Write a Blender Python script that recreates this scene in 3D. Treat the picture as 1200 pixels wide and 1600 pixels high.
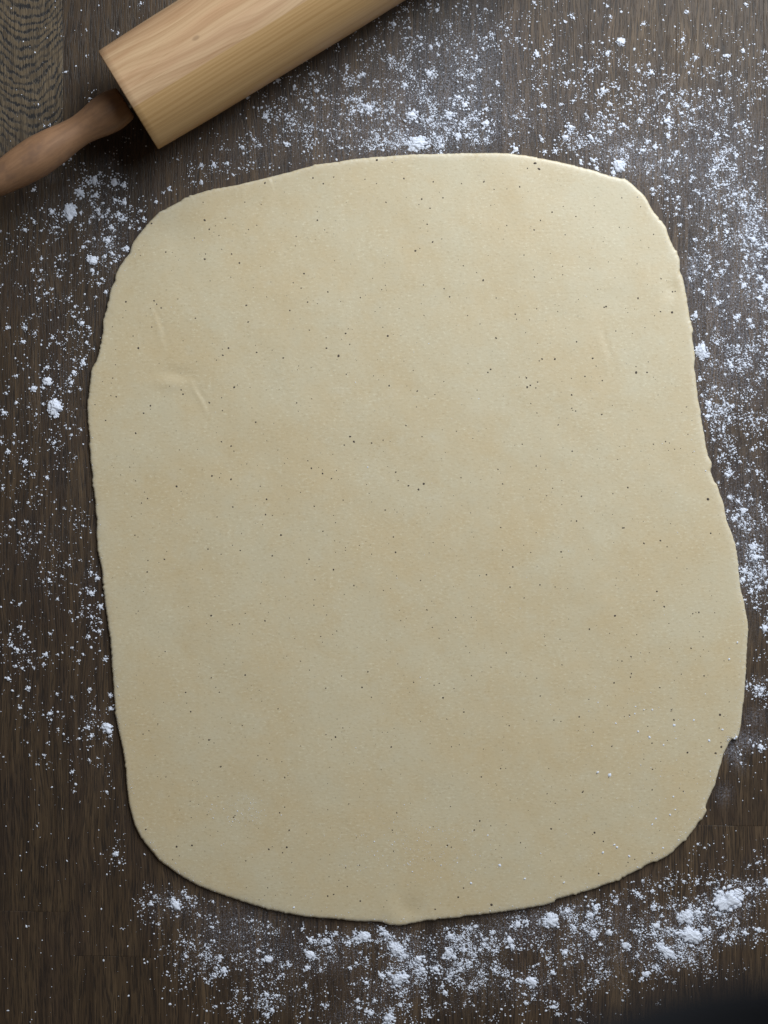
import bpy, math, random
import numpy as np
from mathutils import Vector, Matrix

for o in list(bpy.data.objects):
    bpy.data.objects.remove(o, do_unlink=True)
SC = bpy.context.scene
COL = SC.collection
S = 0.00035            # metres on the table per photograph pixel
CAM_H = 1.0            # camera height over the table top

# ------------------------------------------------------------------ camera
cam_d = bpy.data.cameras.new("camera")
cam = bpy.data.objects.new("camera", cam_d)
COL.objects.link(cam)
cam.location = (0, 0, CAM_H)
cam.rotation_euler = (0, 0, 0)
cam_d.sensor_fit = 'VERTICAL'
cam_d.sensor_height = 36.0
cam_d.lens = 36.0 * CAM_H / (1600 * S)
cam_d.clip_start = 0.02
cam_d.clip_end = 50.0
cam_d.dof.use_dof = True
cam_d.dof.focus_distance = CAM_H - 0.003
cam_d.dof.aperture_fstop = 9.0
SC.camera = cam

# ------------------------------------------------------------------ light: one big window up and to the right, an added overhead fill, dim room
w = bpy.data.worlds.new("World")
SC.world = w
w.use_nodes = True
bg = w.node_tree.nodes["Background"]
bg.inputs[0].default_value = (1.0, 0.86, 0.70, 1)
bg.inputs[1].default_value = 0.065

def area(name, loc, target, sx, sy, energy, col):
    ld = bpy.data.lights.new(name, 'AREA')
    ld.shape = 'RECTANGLE'; ld.size = sx; ld.size_y = sy; ld.energy = energy; ld.color = col
    lo = bpy.data.objects.new(name, ld)
    COL.objects.link(lo)
    lo.location = loc
    lo.rotation_euler = (Vector(target) - Vector(loc)).to_track_quat('-Z', 'Y').to_euler()
# low window behind the table's far edge, and an added soft cool overhead fill for sheen
area("window_light", (0.56, 1.00, 0.70), (0.05, 0.0, 0.0), 0.90, 0.65, 18.2, (0.90, 0.96, 1.0))
area("overhead_fill_light", (0.52, 0.58, 1.12), (0.10, 0.05, 0.0), 0.70, 0.55, 7.6, (0.84, 0.93, 1.0))

SC.view_settings.view_transform = 'Standard'
SC.view_settings.look = 'None'
SC.view_settings.exposure = 0.0
SC.view_settings.gamma = 1.0

rng = np.random.default_rng(7)
random.seed(7)

# ------------------------------------------------------------------ helpers
def W(px, py, z=0.0):
    """photo pixel -> point on the plane at height z, along the line of sight"""
    k = (CAM_H - z) / CAM_H
    return ((px - 600.0) * S * k, (800.0 - py) * S * k)

def tag(o, label=None, cat=None, group=None, kind=None):
    if label: o["label"] = label
    if cat: o["category"] = cat
    if group: o["group"] = group
    if kind: o["kind"] = kind
    return o

def empty(name, loc=(0, 0, 0)):
    o = bpy.data.objects.new(name, None)
    o.empty_display_size = 0.02
    COL.objects.link(o)
    o.location = loc
    return o

def mesh_np(name, verts, faces, mat, parent=None, smooth=True, loc=None):
    """verts (n,3) array, faces: list of (m,k) int arrays (k = 3 or 4)"""
    verts = np.asarray(verts, dtype=np.float32)
    if loc is not None:
        verts = verts - np.asarray(loc, dtype=np.float32)
    if not isinstance(faces, (list, tuple)):
        faces = [faces]
    me = bpy.data.meshes.new(name)
    me.vertices.add(len(verts))
    me.vertices.foreach_set("co", verts.ravel())
    idx = np.concatenate([f.ravel() for f in faces]).astype(np.int32)
    tot = np.concatenate([np.full(len(f), f.shape[1]) for f in faces]).astype(np.int32)
    st = np.concatenate([[0], np.cumsum(tot)[:-1]]).astype(np.int32)
    me.loops.add(len(idx))
    me.loops.foreach_set("vertex_index", idx)
    me.polygons.add(len(tot))
    me.polygons.foreach_set("loop_start", st)
    me.polygons.foreach_set("use_smooth", np.full(len(tot), smooth, dtype=bool))
    me.update(calc_edges=True)
    me.validate()
    me.materials.append(mat)
    o = bpy.data.objects.new(name, me)
    COL.objects.link(o)
    if loc is not None:
        o.location = loc
    if parent is not None:
        o.parent = parent
        o.matrix_parent_inverse = Matrix.Identity(4)
    return o

class VNoise:
    """tileable value noise in 2-D for numpy arrays"""
    def __init__(self, seed, n=256):
        self.g = np.random.default_rng(seed).random((n, n))
        self.n = n
    def one(self, x, y):
        n = self.n
        xi = np.floor(x).astype(int); yi = np.floor(y).astype(int)
        fx = x - xi; fy = y - yi
        fx = fx * fx * (3 - 2 * fx); fy = fy * fy * (3 - 2 * fy)
        a = self.g[xi % n, yi % n]; b = self.g[(xi + 1) % n, yi % n]
        c = self.g[xi % n, (yi + 1) % n]; d = self.g[(xi + 1) % n, (yi + 1) % n]
        return (a * (1 - fx) + b * fx) * (1 - fy) + (c * (1 - fx) + d * fx) * fy
    def fbm(self, x, y, oct=4):
        v = 0; amp = 0.5; tot = 0
        for k in range(oct):
            v = v + amp * self.one(x + 17.3 * k, y + 5.1 * k)
            tot += amp; amp *= 0.5; x = x * 2.03; y = y * 2.03
        return v / tot

N1 = VNoise(1); N2 = VNoise(2); N3 = VNoise(3)

# ------------------------------------------------------------------ node helpers
class NG:
    def __init__(self, name):
        self.m = bpy.data.materials.new(name)
        self.m.use_nodes = True
        self.t = self.m.node_tree
        self.bsdf = self.t.nodes["Principled BSDF"]
    def link(self, v, sock):
        if isinstance(v, bpy.types.NodeSocket): self.t.links.new(v, sock)
        else: sock.default_value = v
    def math(self, op, a, b=None, c=None, clamp=False):
        n = self.t.nodes.new("ShaderNodeMath"); n.operation = op; n.use_clamp = clamp
        for i, v in enumerate((a, b, c)):
            if v is not None: self.link(v, n.inputs[i])
        return n.outputs[0]
    def xyz(self, x, y, z=0.0):
        n = self.t.nodes.new("ShaderNodeCombineXYZ")
        self.link(x, n.inputs[0]); self.link(y, n.inputs[1]); self.link(z, n.inputs[2])
        return n.outputs[0]
    def sep(self, v):
        n = self.t.nodes.new("ShaderNodeSeparateXYZ"); self.link(v, n.inputs[0]); return n.outputs
    def noise(self, vec, scale=1.0, detail=2.0, rough=0.5, dist=0.0):
        n = self.t.nodes.new("ShaderNodeTexNoise")
        self.link(vec, n.inputs["Vector"]); n.inputs["Scale"].default_value = scale
        n.inputs["Detail"].default_value = detail; n.inputs["Roughness"].default_value = rough
        n.inputs["Distortion"].default_value = dist
        return n.outputs[0]
    def voro(self, vec, scale, rand=1.0):
        n = self.t.nodes.new("ShaderNodeTexVoronoi")
        self.link(vec, n.inputs["Vector"]); n.inputs["Scale"].default_value = scale
        n.inputs["Randomness"].default_value = rand
        return n.outputs
    def ramp(self, f, a, b, lo=0.0, hi=1.0):
        n = self.t.nodes.new("ShaderNodeMapRange"); n.interpolation_type = 'SMOOTHSTEP'
        self.link(f, n.inputs[0]); self.link(a, n.inputs[1]); self.link(b, n.inputs[2])
        self.link(lo, n.inputs[3]); self.link(hi, n.inputs[4])
        return n.outputs[0]
    def mix(self, f, a, b, mode='MIX'):
        n = self.t.nodes.new("ShaderNodeMix"); n.data_type = 'RGBA'; n.blend_type = mode
        self.link(f, n.inputs[0])
        for v, s in ((a, n.inputs[6]), (b, n.inputs[7])):
            if not isinstance(v, bpy.types.NodeSocket): v = tuple(v) + (1.0,)
            self.link(v, s)
        return n.outputs[2]
    def attr(self, name, typ='GEOMETRY'):
        n = self.t.nodes.new("ShaderNodeAttribute"); n.attribute_type = typ; n.attribute_name = name
        return n.outputs["Fac"]
    def pos(self):
        return self.t.nodes.new("ShaderNodeNewGeometry").outputs["Position"]
    def obj(self):
        return self.t.nodes.new("ShaderNodeTexCoord").outputs["Object"]
    def bump(self, h, strength, dist, prev=None):
        n = self.t.nodes.new("ShaderNodeBump")
        n.inputs["Strength"].default_value = strength; n.inputs["Distance"].default_value = dist
        self.link(h, n.inputs["Height"])
        if prev is not None: self.link(prev, n.inputs["Normal"])
        return n.outputs[0]
    def out(self, **kw):
        for k, v in kw.items():
            k = k.replace("_", " ")
            if not isinstance(v, bpy.types.NodeSocket) and isinstance(v, tuple) and len(v) == 3: v = v + (1.0,)
            self.link(v, self.bsdf.inputs[k])
        return self.m

# ------------------------------------------------------------------ materials
def mat_oak():
    g = NG("smoked_oak")
    p = g.sep(g.pos())
    x = g.math('MULTIPLY', p[0], 1000.0); y = g.math('MULTIPLY', p[1], 1000.0)   # millimetres
    seed = g.attr("seed", 'OBJECT'); tone = g.attr("tone", 'OBJECT')
    cath = g.math('MULTIPLY', g.attr("flat_sawn", 'OBJECT'), g.ramp(y, 170.0, 215.0))
    slow = g.noise(g.xyz(g.math('MULTIPLY', x, 0.03), g.math('MULTIPLY', y, 0.012), seed), 1.0, 2.0)
    xw = g.math('ADD', x, g.math('MULTIPLY', slow, 9.0))
    # long grain bands, fine fibre, pores
    band = g.noise(g.xyz(g.math('MULTIPLY', xw, 0.42), g.math('MULTIPLY', y, 0.010), seed), 1.0, 3.0, 0.6)
    fibre = g.noise(g.xyz(g.math('MULTIPLY', xw, 2.2), g.math('MULTIPLY', y, 0.055), seed), 1.0, 3.0, 0.65)
    pore = g.noise(g.xyz(g.math('MULTIPLY', xw, 1.7), g.math('MULTIPLY', y, 0.085), g.math('ADD', seed, 31.0)), 1.0, 2.0, 0.55)
    blotch = g.noise(g.xyz(g.math('MULTIPLY', x, 0.045), g.math('MULTIPLY', y, 0.022), g.math('ADD', seed, 7.0)), 1.0, 3.0, 0.55)
    poremask = g.ramp(pore, 0.50, 0.38)
    # flat-sawn arches
    dx = g.math('ADD', x, 195.5)
    arch = g.math('SUBTRACT', y, g.math('MULTIPLY', g.math('MULTIPLY', dx, dx), 0.040))
    an = g.noise(g.xyz(g.math('MULTIPLY', x, 0.055), g.math('MULTIPLY', y, 0.03), 3.0), 1.0, 3.0, 0.6)
    ring = g.math('ADD', g.math('MULTIPLY', arch, 0.215), g.math('MULTIPLY', an, 3.8))
    rs = g.math('SINE', g.math('MULTIPLY', ring, 6.2832))
    dash = g.noise(g.xyz(g.math('MULTIPLY', x, 1.9), g.math('MULTIPLY', y, 0.33), 9.0), 1.0, 2.0, 0.6)
    ringmask = g.ramp(g.math('ADD', g.math('MULTIPLY', rs, 0.16), dash), 0.49, 0.62)
    ringmask = g.math('MULTIPLY', g.math('MULTIPLY', ringmask, cath), g.ramp(g.noise(g.xyz(g.math('MULTIPLY', x, 0.16), g.math('MULTIPLY', y, 0.11), 15.0), 1.0, 2.0), 0.30, 0.52, 0.35, 1.0))
    pm = g.math('MULTIPLY', poremask, g.math('SUBTRACT', 1.0, g.math('MULTIPLY', cath, 0.7)))
    col = g.mix(g.ramp(band, 0.30, 0.70), (0.066, 0.041, 0.023), (0.138, 0.089, 0.049))
    col = g.mix(g.ramp(blotch, 0.35, 0.72), col, g.mix(0.5, col, (0.058, 0.036, 0.028)))
    col = g.mix(g.math('MULTIPLY', cath, 0.75), col, g.mix(g.ramp(fibre, 0.3, 0.7), (0.155, 0.113, 0.068), (0.245, 0.182, 0.112)))
    col = g.mix(g.ramp(fibre, 0.38, 0.62), g.mix(0.52, col, (0.022, 0.016, 0.013)), col)
    col = g.mix(g.math('MULTIPLY', pm, 0.70), col, (0.021, 0.016, 0.014))
    col = g.mix(g.math('MULTIPLY', ringmask, 0.92), col, (0.018, 0.018, 0.020))
    tn = g.t.nodes.new("ShaderNodeMix"); tn.data_type = 'RGBA'; tn.blend_type = 'MULTIPLY'; tn.inputs[0].default_value = 1.0
    g.link(col, tn.inputs[6]); cc = g.xyz(tone, tone, tone); g.link(cc, tn.inputs[7]); col = tn.outputs[2]
    # finest flour: a film rubbed in patches, too fine for separate grains
    dust = g.attr("flour_film")
    sm = g.noise(g.xyz(x, y, 0.0), 0.9, 5.0, 0.72)
    sp = g.noise(g.xyz(x, g.math('MULTIPLY', y, 0.8), 4.0), 2.6, 2.0, 0.6)
    film = g.math('ADD', g.math('MULTIPLY', dust, g.ramp(sm, 0.35, 0.72)), g.math('MULTIPLY', g.attr('flour_smear'), g.ramp(sm, 0.40, 0.62, 0.0, 3.6)))
    grains = g.ramp(g.math('ADD', sp, g.math('MULTIPLY', dust, 0.14)), 0.64, 0.71)
    grains = g.math('MULTIPLY', grains, g.ramp(dust, 0.03, 0.35))
    fm = g.math('MAXIMUM', g.math('MULTIPLY', g.math('MULTIPLY', film, g.ramp(sp, 0.36, 0.60)), 0.22), g.math('MULTIPLY', grains, 0.52), clamp=True)
    col = g.mix(fm, col, (0.60, 0.64, 0.78))
    h = g.math('SUBTRACT', g.math('MULTIPLY', fibre, 0.6), g.math('ADD', pm, g.math('MULTIPLY', ringmask, 0.7)))
    nrm = g.bump(h, 0.45, 0.00018)
    rough = g.math('ADD', 0.45, g.math('MULTIPLY', fm, 0.5))
    return g.out(Base_Color=col, Roughness=rough, Normal=nrm, Specular_IOR_Level=0.36)

def mat_dark_core():
    g = NG("joint_dark_wood")
    n = g.noise(g.pos(), 300.0, 2.0)
    return g.out(Base_Color=g.mix(n, (0.012, 0.009, 0.008), (0.025, 0.018, 0.014)), Roughness=0.8)

def mat_dough():
    g = NG("raw_dough")
    p = g.pos(); s = g.sep(p)
    x = g.math('MULTIPLY', s[0], 1000.0); y = g.math('MULTIPLY', s[1], 1000.0)
    v = g.xyz(x, y, 0.0)
    big = g.noise(v, 0.020, 4.0, 0.6)
    mid = g.noise(v, 0.11, 4.0, 0.6)
    fine = g.noise(g.xyz(g.math('MULTIPLY', x, 0.55), y, 0.0), 0.85, 3.0, 0.68)
    patch = g.noise(g.xyz(x, y, 40.0), 0.05, 3.0, 0.6)
    soft = g.noise(g.xyz(g.math('MULTIPLY', x, 0.8), y, 70.0), 0.085, 4.0, 0.65)
    col = g.mix(g.ramp(big, 0.32, 0.68), (0.625, 0.530, 0.352), (0.620, 0.490, 0.292))
    col = g.mix(g.math('MULTIPLY', g.ramp(soft, 0.52, 0.72), 0.34), col, (0.585, 0.445, 0.245))
    col = g.mix(g.math('MULTIPLY', g.ramp(soft, 0.46, 0.26), 0.32), col, (0.660, 0.580, 0.420))
    col = g.mix(g.ramp(mid, 0.40, 0.75), col, g.mix(0.12, col, (0.590, 0.560, 0.430)))
    col = g.mix(g.ramp(mid, 0.44, 0.20), col, g.mix(0.20, col, (0.540, 0.390, 0.190)))
    col = g.mix(g.math('MULTIPLY', g.ramp(fine, 0.54, 0.70), g.ramp(patch, 0.35, 0.65, 0.35, 1.0)), col, g.mix(0.55, col, (0.82, 0.74, 0.54)))
    col = g.mix(g.ramp(fine, 0.46, 0.30), col, g.mix(0.42, col, (0.44, 0.34, 0.19)))
    # sunken specks, grey through the dough, and brown bran flecks
    vo = g.voro(v, 0.27)
    pick = g.ramp(g.sep(vo[1])[0], 0.36, 0.44)
    rad = g.math('MULTIPLY', g.sep(vo[1])[1], 0.085)
    spot = g.math('MULTIPLY', g.ramp(vo[0], g.math('ADD', rad, 0.045), g.math('MULTIPLY', rad, 0.3)), pick)
    col = g.mix(g.math('MULTIPLY', spot, 0.62), col, (0.16, 0.15, 0.13))
    vb = g.voro(g.xyz(g.math('ADD', x, 91.0), y, 5.0), 0.30)
    pickb = g.ramp(g.sep(vb[1])[0], 0.55, 0.60)
    spb = g.math('MULTIPLY', g.ramp(vb[0], 0.13, 0.03), pickb)
    col = g.mix(g.math('MULTIPLY', spb, 0.40), col, (0.33, 0.20, 0.09))
    # floury grey-white rim that the edge attribute carries
    rim = g.attr("rim")
    rn = g.noise(v, 0.6, 4.0, 0.7)
    col = g.mix(g.math('MULTIPLY', g.math('MULTIPLY', rim, g.ramp(rn, 0.35, 0.65)), 0.55), col, (0.72, 0.70, 0.62))
    h = g.math('ADD', g.math('MULTIPLY', fine, 0.8), g.math('MULTIPLY', g.noise(v, 0.45, 3.0, 0.6), 1.0))
    nrm = g.bump(h, 0.22, 0.00020)
    return g.out(Base_Color=col, Roughness=0.44, Normal=nrm, Specular_IOR_Level=0.9)

def mat_speck():
    g = NG("spice_speck")
    n = g.noise(g.pos(), 900.0, 1.0)
    return g.out(Base_Color=g.mix(n, (0.026, 0.019, 0.016), (0.120, 0.085, 0.060)), Roughness=0.7)

def mat_flour():
    g = NG("wheat_flour")
    n = g.noise(g.pos(), 2200.0, 4.0, 0.7)
    col = g.mix(n, (0.69, 0.725, 0.845), (0.83, 0.855, 0.93))
    nrm = g.bump(n, 0.6, 0.00025)
    return g.out(Base_Color=col, Roughness=1.0, Normal=nrm, Specular_IOR_Level=0.05)

def mat_pin():
    g = NG("pale_turned_beech")
    s = g.sep(g.obj())
    x = g.math('MULTIPLY', s[0], 1000.0); y = g.math('MULTIPLY', s[1], 1000.0); z = g.math('MULTIPLY', s[2], 1000.0)
    wob = g.noise(g.xyz(g.math('MULTIPLY', x, 0.011), g.math('MULTIPLY', y, 0.035), g.math('MULTIPLY', z, 0.035)), 1.0, 1.5, 0.5)
    # flat-sawn growth bands that run nearly along the pin
    rr = g.math('ADD', g.math('ADD', g.math('MULTIPLY', y, 0.13), g.math('MULTIPLY', x, 0.009)), g.math('MULTIPLY', wob, 3.2))
    fr = g.math('FRACT', rr)
    late = g.math('MULTIPLY', g.ramp(fr, 0.25, 0.95), g.ramp(fr, 1.0, 0.95))
    rr2 = g.math('FRACT', g.math('ADD', g.math('MULTIPLY', rr, 3.3), g.math('MULTIPLY', wob, 1.5)))
    late2 = g.math('MULTIPLY', g.ramp(rr2, 0.4, 0.9), g.ramp(rr2, 1.0, 0.9))
    fib = g.noise(g.xyz(g.math('MULTIPLY', x, 0.030), g.math('MULTIPLY', y, 1.7), g.math('MULTIPLY', z, 1.7)), 1.0, 3.0, 0.6)
    tone = g.noise(g.xyz(g.math('MULTIPLY', x, 0.012), g.math('MULTIPLY', y, 0.10), g.math('MULTIPLY', z, 0.10)), 1.0, 3.0, 0.5)
    col = g.mix(g.ramp(tone, 0.35, 0.65), (0.640, 0.430, 0.250), (0.570, 0.350, 0.198))
    col = g.mix(g.math('MULTIPLY', late, 0.32), col, (0.360, 0.190, 0.090))
    col = g.mix(g.math('MULTIPLY', late2, 0.22), col, (0.360, 0.190, 0.090))
    col = g.mix(g.ramp(fib, 0.58, 0.80), col, g.mix(0.35, col, (0.740, 0.530, 0.310)))
    col = g.mix(g.ramp(fib, 0.45, 0.28), col, g.mix(0.42, col, (0.360, 0.190, 0.080)))
    # the glued strip of quarter-sawn wood along the lower front
    strip = g.ramp(g.math('ADD', y, g.math('MULTIPLY', wob, 0.6)), -11.2, -11.6)
    qy = g.math('ADD', g.math('ADD', y, g.math('MULTIPLY', z, 0.25)), g.math('MULTIPLY', wob, 2.0))
    qs = g.noise(g.xyz(g.math('MULTIPLY', x, 0.004), g.math('MULTIPLY', qy, 0.75), 2.0), 1.0, 3.0, 0.7)
    qcol = g.mix(g.ramp(qs, 0.38, 0.64), (0.550, 0.345, 0.160), (0.455, 0.270, 0.112))
    qcol = g.mix(g.ramp(fib, 0.55, 0.80), qcol, (0.60, 0.40, 0.19))
    col = g.mix(strip, col, qcol)
    # small knot mark
    kd = g.math('ADD', g.math('POWER', g.math('MULTIPLY', g.math('ADD', x, -46.5), 0.55), 2.0), g.math('POWER', g.math('ADD', y, -1.2), 2.0))
    col = g.mix(g.math('MULTIPLY', g.ramp(kd, 2.2, 0.2), 0.40), col, (0.17, 0.09, 0.05))
    nrm = g.bump(g.math('ADD', fib, g.math('MULTIPLY', late, -0.5)), 0.25, 0.0002)
    return g.out(Base_Color=col, Roughness=0.36, Normal=nrm, Specular_IOR_Level=0.6)

def mat_handle():
    g = NG("worn_brown_beech")
    s = g.sep(g.obj())
    x = g.math('MULTIPLY', s[0], 1000.0); y = g.math('MULTIPLY', s[1], 1000.0); z = g.math('MULTIPLY', s[2], 1000.0)
    a = g.noise(g.xyz(g.math('MULTIPLY', x, 0.05), g.math('MULTIPLY', y, 0.5), g.math('MULTIPLY', z, 0.5)), 1.0, 4.0, 0.6)
    b = g.noise(g.xyz(g.math('MULTIPLY', x, 0.10), g.math('MULTIPLY', y, 0.16), g.math('MULTIPLY', z, 0.16)), 1.0, 3.0, 0.6)
    c = g.noise(g.xyz(g.math('MULTIPLY', x, 0.30), g.math('MULTIPLY', y, 2.2), g.math('MULTIPLY', z, 2.2)), 1.0, 2.0, 0.6)
    col = g.mix(g.ramp(a, 0.35, 0.65), (0.255, 0.138, 0.074), (0.310, 0.170, 0.092))
    col = g.mix(g.ramp(b, 0.45, 0.75), col, (0.215, 0.120, 0.072))
    col = g.mix(g.math('MULTIPLY', g.ramp(c, 0.32, 0.20), 0.7), col, (0.085, 0.045, 0.028))
    nrm = g.bump(g.math('ADD', a, c), 0.22, 0.0003)
    return g.out(Base_Color=col, Roughness=0.52, Normal=nrm, Specular_IOR_Level=0.35)

def mat_rod():
    g = NG("dull_steel")
    n = g.noise(g.pos(), 400.0, 2.0)
    return g.out(Base_Color=g.mix(n, (0.20, 0.19, 0.18), (0.30, 0.29, 0.28)), Metallic=0.9, Roughness=0.45)

OAK = mat_oak(); CORE = mat_dark_core(); DOUGH = mat_dough(); SPECK = mat_speck()
FLOUR = mat_flour(); PIN = mat_pin(); HANDLE = mat_handle(); ROD = mat_rod()

# ------------------------------------------------------------------ dough outline (photo pixels, clockwise)
OUT = [(420,277),(385,285.5),(360,291),(340,294),(315,300.5),(290,309),(280,315),(260,326),(250,331),(237,342.5),(227.5,354),
(217.5,365),(207.5,380),(202.5,395),(192.5,407.5),(186,417.5),(181,427.5),(179,440),(174,449),(170,467.5),(165,487.5),(161,502.5),
(160.5,516),(159,532),(154.5,550),(150,565),(144,574),(142,585),(140.5,600),(138,617.5),(136,630),(137,650),(139,675),(140,697.5),
(141,715),(144,740),(145.5,760),(147.5,775),(149.5,797),(151,815),(151,837),(152.5,855),(155.5,875),(159,890),(160,907),(162.5,925),
(164,945),(167,965),(170,985),(172,1000),(174,1025),(175,1045),(177,1070),(178,1085),(179.5,1110),(182,1127),(186,1145),(189.5,1160),
(192.5,1177),(195.5,1192),(197,1215),(199,1237),(201,1255),(205,1272),(211,1290),(217.5,1305),(230,1322),(241,1335),(250,1345),
(265,1356),(280,1367),(295,1376),(315,1386),(330,1392.5),(350,1399),(375,1407.5),(400,1415.5),(425,1422.5),(450,1427.5),(475,1432),
(500,1434.5),(525,1436),(550,1439),(575,1440),(594,1440.5),(604,1443.5),(612,1445.5),(622,1446),(632,1445),(642,1443),(655,1441),
(662,1439),(685,1436),(712,1434.5),(730,1431),(755,1429),(775,1426),(800,1422.5),(825,1419),(850,1414),(864,1410.5),(869,1405),
(882,1402),(900,1397),(925,1390),(945,1382.5),(965,1376),(977,1369),(992,1362),(1003,1357),(1005,1354),(1020,1347.5),(1035,1342),(1050,1332),
(1057,1325),(1072,1311),(1084,1297),(1091,1286),(1097,1279),(1104,1267),(1102.5,1260),(1109,1244),(1116,1229),(1121,1211),(1126,1195),
(1131,1177),(1137.5,1164),(1141,1158),(1144.5,1155),(1148,1156),(1151.5,1155),(1154.5,1147),(1157,1137),(1158,1128),(1160,1110),
(1162,1095),(1163.5,1080),(1165,1055),(1166,1030),(1168,1000),(1169,977.5),(1165,955),(1161,935),(1157.5,920),(1154.5,897),(1152.5,870),
(1149,852),(1144,835),(1136,815),(1131,790),(1125,772),(1121,759),(1115.5,752),(1110,736),(1112,729),(1111,722),(1106,710),(1102.5,695),
(1099,672),(1096,655),(1094.5,642),(1091,627),(1089,610),(1087.5,592),(1085,575),(1085.5,555),(1082.5,535),(1081,523),(1083,516.5),
(1080,506),(1076,489),(1073.5,469),(1070.5,454),(1067,435),(1062,424),(1062,407),(1057.5,395.5),(1051,382.5),(1044.5,367.5),(1040,354),
(1026.5,337.5),(1015,320.5),(1007,305.5),(997.5,297),(988,288),(976,281),(950,274),(930,267.5),(905,260.5),(885,255.5),(855,249.5),
(830,244.5),(805,241),(775,239),(737,239),(700,240),(665,241),(630,242.5),(600,244.5),(565,247),(530,252.5),(505,255.5),(480,261),(455,268)]
OUTA = np.array(OUT, dtype=float)

def resample(P, n):
    Q = np.vstack([P, P[:1]])
    d = np.r_[0, np.cumsum(np.hypot(*np.diff(Q, axis=0).T))]
    # gentle Catmull-Rom so the edge has no straight facets
    t = np.linspace(0, d[-1], n, endpoint=False)
    k = np.clip(np.searchsorted(d, t, side='right') - 1, 0, len(P) - 1)
    u = ((t - d[k]) / np.maximum(d[k + 1] - d[k], 1e-9))[:, None]
    m = len(P)
    p0, p1, p2, p3 = P[(k - 1) % m], P[k], P[(k + 1) % m], P[(k + 2) % m]
    return 0.5 * ((2 * p1) + (-p0 + p2) * u + (2 * p0 - 5 * p1 + 4 * p2 - p3) * u**2 + (-p0 + 3 * p1 - 3 * p2 + p3) * u**3)

def seg_dist(X, Y, P):
    """distance (px) from many points to the closed polyline P"""
    out = np.full(X.shape, 1e9)
    Q = np.vstack([P, P[:1]])
    for a, b in zip(Q[:-1], Q[1:]):
        ab = b - a; L = (ab @ ab) + 1e-9
        t = np.clip(((X - a[0]) * ab[0] + (Y - a[1]) * ab[1]) / L, 0, 1)
        out = np.minimum(out, (X - a[0] - t * ab[0])**2 + (Y - a[1] - t * ab[1])**2)
    return np.sqrt(out)

def inside(X, Y, P):
    c = np.zeros(X.shape, dtype=bool)
    Q = np.vstack([P, P[:1]])
    for (x1, y1), (x2, y2) in zip(Q[:-1], Q[1:]):
        if y1 == y2: continue
        cond = ((y1 > Y) != (y2 > Y)) & (X < (x2 - x1) * (Y - y1) / (y2 - y1) + x1)
        c ^= cond
    return c

# signed distance to the dough edge on a coarse grid (negative inside)
gx = np.arange(-60, 1261, 5.0); gy = np.arange(-60, 1661, 5.0)
GX, GY = np.meshgrid(gx, gy, indexing='ij')
SD = seg_dist(GX, GY, OUTA); SD[inside(GX, GY, OUTA)] *= -1
def edge_dist(x, y):
    fx = np.clip((np.asarray(x) + 60) / 5.0, 0, len(gx) - 1.001); fy = np.clip((np.asarray(y) + 60) / 5.0, 0, len(gy) - 1.001)
    i = fx.astype(int); j = fy.astype(int); u = fx - i; v = fy - j
    return (SD[i, j] * (1 - u) + SD[i + 1, j] * u) * (1 - v) + (SD[i, j + 1] * (1 - u) + SD[i + 1, j + 1] * u) * v

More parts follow.
